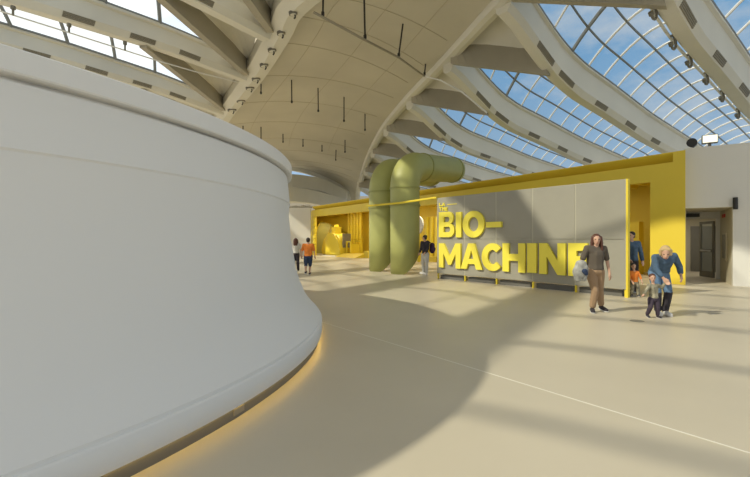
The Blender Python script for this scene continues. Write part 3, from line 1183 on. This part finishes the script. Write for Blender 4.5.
def hull(bm, pts):
    v = [bm.verts.new(p) for p in pts]
    r = bmesh.ops.convex_hull(bm, input=v)
    junk = [e for e in r['geom_interior'] + r['geom_unused'] if isinstance(e, bmesh.types.BMVert) and e.is_valid and not e.link_faces]
    bmesh.ops.delete(bm, geom=list(set(junk)), context='VERTS')


def chain(bm, seq, yaw=0, n=8):
    for (a, ra), (b, rb) in zip(seq, seq[1:]):
        hull(bm, ell(a, ra, yaw, n) + ell(b, rb, yaw, n))


def weld(name, bm, m, parent, voxel=.012, it=3):
    """merge the overlapping pieces into one continuous skin"""
    o = obj(name, bm, m, None)
    md = o.modifiers.new('r', 'REMESH')
    md.mode = 'VOXEL'
    md.voxel_size = voxel
    s = o.modifiers.new('s', 'SMOOTH')
    s.iterations = it
    s.factor = .5
    dg = bpy.context.evaluated_depsgraph_get()
    me = bpy.data.meshes.new_from_object(o.evaluated_get(dg))
    o.modifiers.clear()
    old = o.data
    o.data = me
    bpy.data.meshes.remove(old)
    me.materials.clear()
    me.materials.append(M[m])
    for p in me.polygons: p.use_smooth = True
    o.parent = parent
    o.matrix_parent_inverse = Matrix.Translation(-Vector(parent.location))
    return o


def V(*a): return Vector(a)


def hand(bm, wrist, elbow, s, lateral):
    """palm, four curled fingers and a thumb; lateral = the side the thumb is on"""
    d = (wrist - elbow).normalized()
    lat = (lateral - d * lateral.dot(d)).normalized()
    nrm = d.cross(lat).normalized()
    pc = wrist + d * .055 * s
    hull(bm, ell(wrist, .025 * s, 0, 6) + ell(pc + lat * .025 * s, .02 * s, 0, 6) + ell(pc - lat * .028 * s, .018 * s, 0, 6))
    for k, ln in enumerate((.062, .072, .067, .052)):
        b = pc + lat * (.030 - .02 * k) * s + d * .01 * s
        m_ = b + d * ln * .55 * s + nrm * .006 * s
        t = m_ + d * ln * .4 * s + nrm * .022 * s
        chain(bm, [(b, .0105 * s), (m_, .0095 * s), (t, .008 * s)], 0, 6)
    b = wrist + d * .02 * s + lat * .025 * s
    m_ = b + lat * .016 * s + d * .025 * s
    t = m_ + d * .026 * s + lat * .002 * s + nrm * .012 * s
    chain(bm, [(b, .014 * s), (m_, .011 * s), (t, .009 * s)], 0, 6)


def person(base, label, J, yaw, clothes, scale=1.0, vox=.011, hair=None, shoes='darkcloth', face=True, group=None, hands=True):
    """J: joints as offsets from base. yaw: heading of the chest (0 = facing the camera, -y)"""
    base = Vector(base)
    J = {k: base + Vector(v) for k, v in J.items()}
    s = scale
    root = empty('person', tuple(base), label=label, cat='person', group=group)
    fw = V(math.sin(yaw), -math.cos(yaw), 0)
    rt = V(math.cos(yaw), math.sin(yaw), 0)           # image-right when facing the camera
    hd = J['head']
    hy = J.get('face')
    hf = fw if hy is None else (hy - base).normalized()
    hup = V(0, 0, 1)
    bm = nb()
    # torso, neck, head
    chest = lerp(lerp(J['sl'], J['sr'], .5), lerp(J['hl'], J['hr'], .5), .25)
    waist = lerp(lerp(J['sl'], J['sr'], .5), lerp(J['hl'], J['hr'], .5), .68)
    pel = lerp(J['hl'], J['hr'], .5)
    sw = (J['sr'] - J['sl']).length / 2
    TS = [(chest, (sw * .86, .115 * s, .12 * s)), (waist, (sw * .72, .10 * s, .10 * s)), (pel, (sw * .82, .12 * s, .10 * s))]
    chain(bm, TS, yaw)
    nk = lerp(J['sl'], J['sr'], .5) + UP * .02 * s
    hull(bm, ell(J['sl'], .055 * s) + ell(J['sr'], .055 * s) + ell(chest, (sw * .7, .1 * s, .06 * s), yaw))
    chain(bm, [(nk, .058 * s), (hd - UP * .07 * s - hf * .01 * s, .05 * s)])
    hs = J.get('hs', None)
    hsz = 1.0 if s > .8 else 1.25
    k = s * hsz
    ya = math.atan2(hf.x, -hf.y)
    hull(bm, ell(hd + UP * .025 * k, (.076 * k, .092 * k, .088 * k), ya) + ell(hd - UP * .075 * k + hf * .03 * k, (.045 * k, .048 * k, .035 * k), ya))
    hr_ = V(-hf.y, hf.x, 0).normalized()
    fz = hd + hf * .088 * k
    hull(bm, ell(fz + UP * .015 * k, .010 * k, 0, 6) + ell(fz - UP * .028 * k + hf * .016 * k, .014 * k, 0, 6) + ell(fz - UP * .03 * k - hf * .02 * k, .018 * k, 0, 6))
    for sg in (-1, 1):
        hull(bm, ell(hd + hr_ * sg * .078 * k + UP * .012 * k, (.012 * k, .018 * k, .028 * k), ya, 6) + ell(hd + hr_ * sg * .07 * k - UP * .02 * k, .01 * k, 0, 6))
    for a in 'lr':
        chain(bm, [(J['s' + a], .05 * s), (J['e' + a], .037 * s), (J['w' + a], .026 * s)])
        if hands:
            lat = -J['w' + a] + lerp(J['wl'], J['wr'], .5) + fw * .2
            hand(bm, J['w' + a], J['e' + a], s * 1.05, lat if lat.length > .01 else fw)
        chain(bm, [(J['h' + a], .085 * s), (lerp(J['h' + a], J['k' + a], .45), .075 * s), (J['k' + a], .05 * s), (lerp(J['k' + a], J['a' + a], .35), .053 * s), (J['a' + a], .034 * s)])
        ft = J.get('t' + a, J['a' + a] + fw * .15 * s)
        ft = V(ft.x, ft.y, max(base.z + .03 * s, min(ft.z, J['a' + a].z)))
        chain(bm, [(J['a' + a] - UP * .02 * s, .032 * s), (ft, (.03 * s, .03 * s, .022 * s))])
    weld('body', bm, 'skin', root, vox)
    # clothes
    for part in clothes:
        bm = nb()
        nm, mm = part[0], part[1]
        if nm in ('shirt', 'jacket'):
            ln, sl = part[2], part[3]
            g = .018 * s if nm == 'shirt' else .022 * s
            hem = lerp(waist, pel, ln)
            chain(bm, [(chest, (sw * .86 + g, .115 * s + g, .12 * s)), (waist, (sw * .74 + g * 1.4, .105 * s + g, .10 * s)), (hem, (sw * .82 + g * 1.5, .12 * s + g, .06 * s))], yaw)
            hull(bm, ell(J['sl'], .054 * s + g * .5) + ell(J['sr'], .054 * s + g * .5) + ell(chest, (sw * .75, .1 * s + g, .06 * s), yaw))
            for a in 'lr':
                if sl <= 1:
                    e = lerp(J['s' + a], J['e' + a], sl)
                    chain(bm, [(J['s' + a], .054 * s + g * .6), (e, .05 * s + g * .6)])
                else:
                    e = lerp(J['e' + a], J['w' + a], sl - 1)
                    chain(bm, [(J['s' + a], .053 * s + g * .6), (J['e' + a], .044 * s + g * .7), (e, .036 * s + g * .7)])
        elif nm in ('trousers', 'shorts', 'leggings'):
            t0, t1 = part[2], part[3]        # along the leg: 0 hip, 1 knee, 2 ankle
            g = .016 * s
            if t0 == 0: chain(bm, [(lerp(waist, pel, .6), (sw * .76 + g, .11 * s + g, .05 * s)), (pel, (sw * .84 + g, .125 * s + g, .10 * s))], yaw)
            for a in 'lr':
                tb = {0: (J['h' + a], .088), 1: (J['k' + a], .058), 2: (J['a' + a] + UP * .02 * s, .048)}
                rr = [(0, .092), (.45, .082), (1, .060), (1.35, .060), (2, .048)]

                def pt(t):
                    p = lerp(J['h' + a], J['k' + a], t) if t <= 1 else lerp(J['k' + a], J['a' + a], t - 1)
                    return (p, interp(rr, t) * s + g)
                ts = sorted(set([t0, t1] + [t for t in (.45, 1, 1.35) if t0 < t < t1]))
                chain(bm, [pt(t) for t in ts])
        weld(nm, bm, mm, root, vox, 4)
    for a in 'lr':
        ft = J.get('t' + a, J['a' + a] + fw * .15 * s)
        ft = V(ft.x, ft.y, max(base.z + .035 * s, min(ft.z, J['a' + a].z)))
        an = J['a' + a]
        sg = UP * .02 * s
        bm = nb()
        hull(bm, ell(an - UP * .03 * s, (.046 * s, .052 * s, .045 * s)) + ell(ft + UP * .004 * s, (.044 * s, .046 * s, .034 * s)))
        sh = weld('shoe', bm, shoes, root, vox * .8, 2)
        bm = nb()
        b0 = V(an.x, an.y, min(an.z - .075 * s, an.z)); b0.z = max(b0.z, base.z + .012 * s)
        hull(bm, ell(b0 - (ft - an).normalized() * .02 * s, (.047 * s, .05 * s, .012 * s), 0, 8) + ell(V(ft.x, ft.y, max(ft.z - .025 * s, base.z + .012 * s)), (.047 * s, .05 * s, .012 * s), 0, 8))
        o = obj('sole', bm, 'sole', sh)
        o.matrix_parent_inverse = sh.matrix_parent_inverse.inverted() @ Matrix.Identity(4) if False else Matrix.Translation(-Vector((0, 0, 0)))
    # hair
    if hair:
        kind, hm = hair
        bm = nb()
        cap = ell(hd + UP * .045 * k - hf * .022 * k, (.088 * k, .098 * k, .088 * k), ya, 12)
        hull(bm, cap)
        if kind == 'long':
            bk = hd - hf * .06 * k
            chain(bm, [(bk + UP * .02 * k, (.085 * k, .06 * k, .08 * k)), (bk - UP * .12 * k, (.10 * k, .055 * k, .08 * k)), (bk - UP * .23 * k, (.10 * k, .04 * k, .05 * k))], ya)
            for sg in (-1, 1):
                q = hd + hr_ * sg * .078 * k
                chain(bm, [(q + UP * .05 * k + hf * .01 * k, .03 * k), (q - UP * .06 * k + hf * .012 * k + hr_ * sg * .012 * k, .032 * k), (q - UP * .2 * k + hf * .02 * k + hr_ * sg * .02 * k, .026 * k)])
        elif kind == 'bob':
            bk = hd - hf * .05 * k
            chain(bm, [(bk + UP * .03 * k, (.09 * k, .07 * k, .08 * k)), (bk - UP * .06 * k, (.088 * k, .06 * k, .05 * k))], ya)
            for sg in (-1, 1):
                q = hd + hr_ * sg * .08 * k
                chain(bm, [(q + UP * .06 * k + hf * .03 * k, .03 * k), (q - UP * .03 * k, .03 * k)])
            chain(bm, [(hd + UP * .09 * k + hf * .06 * k - hr_ * .05 * k, .035 * k), (hd + UP * .09 * k + hf * .06 * k + hr_ * .05 * k, .035 * k)])
        else:
            bk = hd - hf * .045 * k
            chain(bm, [(bk + UP * .03 * k, (.082 * k, .06 * k, .07 * k)), (bk - UP * .04 * k, (.07 * k, .05 * k, .03 * k))], ya)
        weld('hair', bm, hm, root, vox * .8, 2)
    if face:
        for sg in (-1, 1):
            bm = nb()
            hull(bm, ell(hd + hf * .084 * k + hr_ * sg * .032 * k + UP * .012 * k, (.014 * k, .012 * k, .008 * k), ya, 8))
            obj('eye', bm, 'eye', root, smooth=True)
        bm = nb()
        hull(bm, ell(hd + hf * .083 * k - UP * .066 * k, (.024 * k, .012 * k, .007 * k), ya, 8))
        obj('mouth', bm, 'lip', root, smooth=True)
    return root, J, root


# woman in taupe tee
y0 = -.25
WB = V(4.58, 8.74, 0)
person(WB, 'person with long auburn hair in a taupe tee and tan trousers walking past the sign', dict(
    head=(.02, -.02, 1.50), sl=(-.17, 0, 1.33), sr=(.19, 0, 1.32), el=(-.27, .02, 1.05), wl=(-.30, -.12, .88), er=(.27, .03, 1.05), wr=(.28, -.04, .80),
    hl=(-.085, .02, .84), hr=(.10, .02, .84), kl=(-.05, -.10, .46), kr=(.12, .05, .46), al=(-.07, -.02, .085), ar=(.20, .14, .11), tl=(-.13, -.17, .03), tr=(.22, -.02, .04)),
    -.3, [('trousers', 'tan', 0, 1.85), ('shirt', 'tee', .65, .75)], hair=('long', 'hair_red'), vox=.010)
# folded jacket she carries
bm = nb()
c = WB + V(-.37, -.16, .90)
hull(bm, ell(c + V(0, 0, .12), (.11, .10, .07)) + ell(c + V(-.02, .01, -.06), (.13, .12, .14)))
hull(bm, ell(c + V(-.08, 0, -.05), (.09, .1, .12)) + ell(c + V(-.06, .02, -.2), (.06, .08, .06)))
hull(bm, ell(c + V(.06, -.02, 0), (.07, .1, .12)) + ell(c + V(.05, .0, -.2), (.06, .07, .05)))
jroot = empty('folded_jacket', tuple(c), label='pale grey bundled jacket held by the woman in the taupe tee', cat='jacket')
weld('bundle', bm, 'greycloth', jroot, .014, 2)
bm = nb()
hull(bm, ell(c + V(.02, -.11, -.03), (.06, .04, .05)) + ell(c + V(.05, -.10, -.08), (.04, .04, .04)))
obj('lining', bm, 'navy', jroot, smooth=True)

# adult in denim
AB = V(5.72, 8.34, 0)
person(AB, 'blond person in a denim jacket bending down and holding the toddler by the hand', dict(
    head=(-.20, -.36, 1.26), face=(-.42, -.74, -.5), sl=(-.25, -.13, 1.16), sr=(.16, -.08, 1.19), el=(-.29, -.22, .93), wl=(-.19, -.30, .76), er=(.31, -.02, .97), wr=(.27, -.12, .80),
    hl=(-.09, .14, .84), hr=(.10, .14, .84), kl=(-.10, .02, .45), kr=(.12, .02, .45), al=(-.04, .10, .09), ar=(.08, .06, .09), tl=(-.09, -.06, .03), tr=(.06, -.12, .03)),
    -.25, [('trousers', 'jean', 0, 1.0), ('leggings', 'darkcloth', .9, 1.95), ('jacket', 'denim', .75, 1.62)], hair=('bob', 'hair_blond'), shoes='sole', vox=.010)

# toddler
TB = V(5.37, 8.10, 0)
person(TB, 'toddler in a patterned grey jacket and dark trousers led by the hand', dict(
    head=(-.02, 0, .765), sl=(-.085, 0, .625), sr=(.085, 0, .625), el=(-.17, -.06, .55), wl=(-.25, -.10, .47), er=(.16, -.01, .585), wr=(.185, -.05, .672),
    hl=(-.05, 0, .36), hr=(.055, 0, .36), kl=(-.09, -.05, .21), kr=(.06, -.03, .20), al=(-.09, .05, .06), ar=(.08, .0, .05), tl=(-.11, -.04, .02), tr=(.07, -.09, .02)),
    -.3, [('trousers', 'purple', 0, 1.9), ('jacket', 'camo', .6, 1.85)], scale=.55, hair=('short', 'hair_red'), vox=.008, shoes='darkcloth')

# man and child half hidden behind the sign end
MB_ = V(7.17, 11.75, 0)
person(MB_, 'person in a blue jacket standing behind the end of the sign', dict(
    head=(0, 0, 1.60), sl=(-.2, 0, 1.40), sr=(.2, 0, 1.40), el=(-.24, -.05, 1.12), wl=(-.15, -.2, .93), er=(.26, -.02, 1.12), wr=(.22, -.15, .90),
    hl=(-.09, 0, .90), hr=(.09, 0, .90), kl=(-.1, -.02, .48), kr=(.1, -.02, .48), al=(-.1, .02, .08), ar=(.1, .02, .08)),
    -1.1, [('trousers', 'darkcloth', 0, 1.95), ('jacket', 'denim', .8, 1.8)], hair=('short', 'hair_dark'), vox=.013)
CB = V(6.79, 11.0, 0)
person(CB, 'small child in an orange top standing beside the sign end', dict(
    head=(-.02, 0, .80), sl=(-.10, 0, .65), sr=(.10, 0, .65), el=(-.15, -.04, .50), wl=(-.12, -.12, .40), er=(.15, -.03, .50), wr=(.13, -.12, .40),
    hl=(-.055, 0, .38), hr=(.055, 0, .38), kl=(-.06, -.02, .21), kr=(.07, -.04, .21), al=(-.06, .03, .05), ar=(.09, -.02, .05)),
    -.2, [('trousers', 'camo', 0, 1.9), ('shirt', 'orange', .8, 1.2)], scale=.57, hair=('short', 'hair_dark'), vox=.010)

# man with backpack
BB = V(2.10, 17.6, 0)
person(BB, 'person in a dark top and pale trousers with a backpack, looking into the pavilion', dict(
    head=(-.02, 0, 1.55), sl=(-.13, .1, 1.36), sr=(.13, -.1, 1.36), el=(-.17, .02, 1.10), wl=(-.22, .1, .92), er=(.10, -.14, 1.10), wr=(-.02, -.14, .95),
    hl=(-.06, .06, .86), hr=(.06, -.06, .86), kl=(-.08, .07, .47), kr=(.06, -.06, .47), al=(-.05, .08, .085), ar=(.05, -.07, .085)),
    -2.1, [('trousers', 'lightcloth', 0, 1.95), ('shirt', 'darkcloth', .6, 1.7)], hair=('short', 'hair_dark'), vox=.014, shoes='sole')
bm = nb()
c = BB + V(.20, .05, 1.14)
c = c + V(.11, .05, 0)
hull(bm, ell(c + V(0, 0, .12), (.10, .15, .10)) + ell(c - V(0, 0, .12), (.12, .16, .12)))
bp = empty('backpack', tuple(c), label='dark purple backpack worn by the person in pale trousers', cat='backpack')
weld('pack_body', bm, 'bagp', bp, .016, 2)
bm = nb()
hull(bm, ell(c + V(.10, .03, -.06), (.05, .11, .08)))
obj('pocket', bm, 'bagp', bp, smooth=True)
bm = nb()
for q in (-1, 1):
    tube(bm, [c + V(-.06, .11 * q, .2), c + V(-.2, .12 * q, .30), c + V(-.33, .11 * q, .12)], .018, 6)
obj('strap', bm, 'darkcloth', bp)

# two walkers far left, seen from behind
W1 = V(-3.70, 19.6, 0)
person(W1, 'person with long auburn hair in a pale top walking away by the drum', dict(
    head=(0, 0, 1.42), sl=(-.17, 0, 1.24), sr=(.17, 0, 1.24), el=(-.23, .02, .98), wl=(-.25, .06, .77), er=(.22, .02, .98), wr=(.22, .06, .78),
    hl=(-.08, 0, .80), hr=(.08, 0, .80), kl=(-.09, 0, .44), kr=(.09, .05, .44), al=(-.09, -.05, .1), ar=(.10, .08, .08)),
    PI, [('trousers', 'darkcloth', 0, 1.9), ('shirt', 'lightcloth', .5, .6)], hair=('long', 'hair_red'), vox=.015, face=False)
W2 = V(-2.80, 17.6, 0)
person(W2, 'person in an orange shirt and navy shorts walking away by the drum', dict(
    head=(0, 0, 1.44), sl=(-.19, 0, 1.26), sr=(.19, 0, 1.26), el=(-.26, .02, 1.0), wl=(-.28, .06, .80), er=(.25, .02, 1.0), wr=(.27, .06, .80),
    hl=(-.09, 0, .78), hr=(.09, 0, .78), kl=(-.09, -.04, .42), kr=(.07, .06, .42), al=(-.07, -.22, .16), ar=(.05, .04, .08)),
    PI, [('shorts', 'navy', 0, 1.05), ('shirt', 'orange', .9, .8)], hair=('short', 'hair_dark'), vox=.015, face=False)

# ------------------------------------------------------------------ world and lights
w = bpy.data.worlds.new('sky')
bpy.context.scene.world = w
w.use_nodes = True
nt = w.node_tree
bg = nt.nodes['Background']
tc = nt.nodes.new('ShaderNodeTexCoord')
nz = nt.nodes.new('ShaderNodeTexNoise')
nz.inputs['Scale'].default_value = 3.2
nz.inputs['Detail'].default_value = 7
nz.inputs['Roughness'].default_value = .62
mp = nt.nodes.new('ShaderNodeMapping')
mp.inputs['Scale'].default_value = (1, 1, 2.2)
nt.links.new(tc.outputs['Generated'], mp.inputs['Vector'])
nt.links.new(mp.outputs['Vector'], nz.inputs['Vector'])
SUN_AZ = Vector((-.92, -.39, 0)).normalized()
EL = math.radians(40)
sund = (SUN_AZ * math.cos(EL) + UP * math.sin(EL)).normalized()
# cloudiness and brightness grow towards the sun side (left and behind)
dot = nt.nodes.new('ShaderNodeVectorMath'); dot.operation = 'DOT_PRODUCT'
nt.links.new(tc.outputs['Generated'], dot.inputs[0])
dot.inputs[1].default_value = tuple(Vector((-.72, -.35, .6)).normalized())
mr = nt.nodes.new('ShaderNodeMapRange')
mr.inputs['From Min'].default_value = .0
mr.inputs['From Max'].default_value = .5
mr.inputs['To Min'].default_value = 0
mr.inputs['To Max'].default_value = .6
nt.links.new(dot.outputs['Value'], mr.inputs['Value'])
add = nt.nodes.new('ShaderNodeMath'); add.operation = 'ADD'
nt.links.new(nz.outputs['Fac'], add.inputs[0])
nt.links.new(mr.outputs['Result'], add.inputs[1])
rp = nt.nodes.new('ShaderNodeValToRGB')
rp.color_ramp.elements[0].position = .50
rp.color_ramp.elements[1].position = .78
rp.color_ramp.elements[0].color = (.15, .44, .80, 1)
rp.color_ramp.elements[1].color = (.93, .92, .89, 1)
nt.links.new(add.outputs[0], rp.inputs['Fac'])
# paler towards the horizon
sx = nt.nodes.new('ShaderNodeSeparateXYZ')
nt.links.new(tc.outputs['Generated'], sx.inputs[0])
hz = nt.nodes.new('ShaderNodeMapRange')
hz.inputs['From Min'].default_value = 0
hz.inputs['From Max'].default_value = .5
hz.inputs['To Min'].default_value = .65
hz.inputs['To Max'].default_value = 0
nt.links.new(sx.outputs['Z'], hz.inputs['Value'])
mxh = nt.nodes.new('ShaderNodeMix'); mxh.data_type = 'RGBA'
nt.links.new(hz.outputs['Result'], mxh.inputs['Factor'])
nt.links.new(rp.outputs['Color'], mxh.inputs['A'])
mxh.inputs['B'].default_value = (.72, .80, .86, 1)
st = nt.nodes.new('ShaderNodeMapRange')
st.inputs['From Min'].default_value = .2
st.inputs['From Max'].default_value = .9
st.inputs['To Min'].default_value = .92
st.inputs['To Max'].default_value = .92
nt.links.new(dot.outputs['Value'], st.inputs['Value'])
nt.links.new(mxh.outputs['Result'], bg.inputs['Color'])
# added sky brightness behind the viewer on the right, to light the drum
dot2 = nt.nodes.new('ShaderNodeVectorMath'); dot2.operation = 'DOT_PRODUCT'
nt.links.new(tc.outputs['Generated'], dot2.inputs[0])
dot2.inputs[1].default_value = tuple(Vector((.62, -.78, .14)).normalized())
st2 = nt.nodes.new('ShaderNodeMapRange')
st2.inputs['From Min'].default_value = .35
st2.inputs['From Max'].default_value = .95
st2.inputs['To Min'].default_value = 0
st2.inputs['To Max'].default_value = .25
nt.links.new(dot2.outputs['Value'], st2.inputs['Value'])
sm = nt.nodes.new('ShaderNodeMath'); sm.operation = 'ADD'
nt.links.new(st.outputs['Result'], sm.inputs[0])
nt.links.new(st2.outputs['Result'], sm.inputs[1])
mr2 = nt.nodes.new('ShaderNodeMath'); mr2.operation = 'MULTIPLY_ADD'
nt.links.new(st2.outputs['Result'], mr2.inputs[0])
mr2.inputs[1].default_value = .5
nt.links.new(add.outputs[0], mr2.inputs[2])
nt.links.new(mr2.outputs[0], rp.inputs['Fac'])
# bright overcast low in the left sky
dot3 = nt.nodes.new('ShaderNodeVectorMath'); dot3.operation = 'DOT_PRODUCT'
nt.links.new(tc.outputs['Generated'], dot3.inputs[0])
dot3.inputs[1].default_value = tuple(Vector((-.62, .70, .38)).normalized())
st3 = nt.nodes.new('ShaderNodeMapRange')
st3.inputs['From Min'].default_value = .80
st3.inputs['From Max'].default_value = .97
st3.inputs['To Min'].default_value = 0
st3.inputs['To Max'].default_value = .8
nt.links.new(dot3.outputs['Value'], st3.inputs['Value'])
sm2 = nt.nodes.new('ShaderNodeMath'); sm2.operation = 'ADD'
nt.links.new(sm.outputs[0], sm2.inputs[0])
nt.links.new(st3.outputs['Result'], sm2.inputs[1])
nt.links.new(sm2.outputs[0], bg.inputs['Strength'])

sl = bpy.data.lights.new('sun', 'SUN')
sl.energy = 4.15
sl.color = (1, .91, .71)
sl.angle = math.radians(1.3)
so = bpy.data.objects.new('sun', sl)
C.objects.link(so)
so.rotation_euler = (-sund).to_track_quat('-Z', 'Y').to_euler()
so.location = (-20, -12, 25)

# added fill lights brightening the pavilion interior, no fittings there
for u, e in ((4.5, 45), (14, 85), (21, 105), (27, 100), (33, 60)):
    al = bpy.data.lights.new('pavilion_fill', 'AREA')
    al.energy = e
    al.size = 1.6
    al.color = (1, .90, .66)
    ao = bpy.data.objects.new('pavilion_fill', al)
    C.objects.link(ao)
    ao.location = PO + PU * u + PN * 1.4 + UP * 3.9
# added fill light for the corridor, no lamp is seen there
cl = bpy.data.lights.new('corridor_fill', 'AREA')
cl.energy = 28
cl.size = 1.2
cl.color = (1, .93, .78)
co = bpy.data.objects.new('corridor_fill', cl)
C.objects.link(co)
co.location = WO + WN * 5.0 - WU * .6 + UP * 2.5

# ------------------------------------------------------------------ camera
cam = bpy.data.cameras.new('camera')
cam.sensor_width = 36
cam.lens = 36 * F / 750
cam.clip_end = 400
camo = bpy.data.objects.new('camera', cam)
C.objects.link(camo)
camo.location = (0, 0, H)
camo.rotation_euler = (PI / 2, 0, 0)
S = bpy.context.scene
S.camera = camo
S.view_settings.view_transform = 'Standard'
S.view_settings.look = 'None'
S.view_settings.gamma = 1
S.view_settings.use_curve_mapping = False
S.view_settings.exposure = -0.3
S.cycles.use_denoising = True
S.cycles.max_bounces = 8
S.cycles.transparent_max_bounces = 16
S.cycles.sample_clamp_indirect = 6
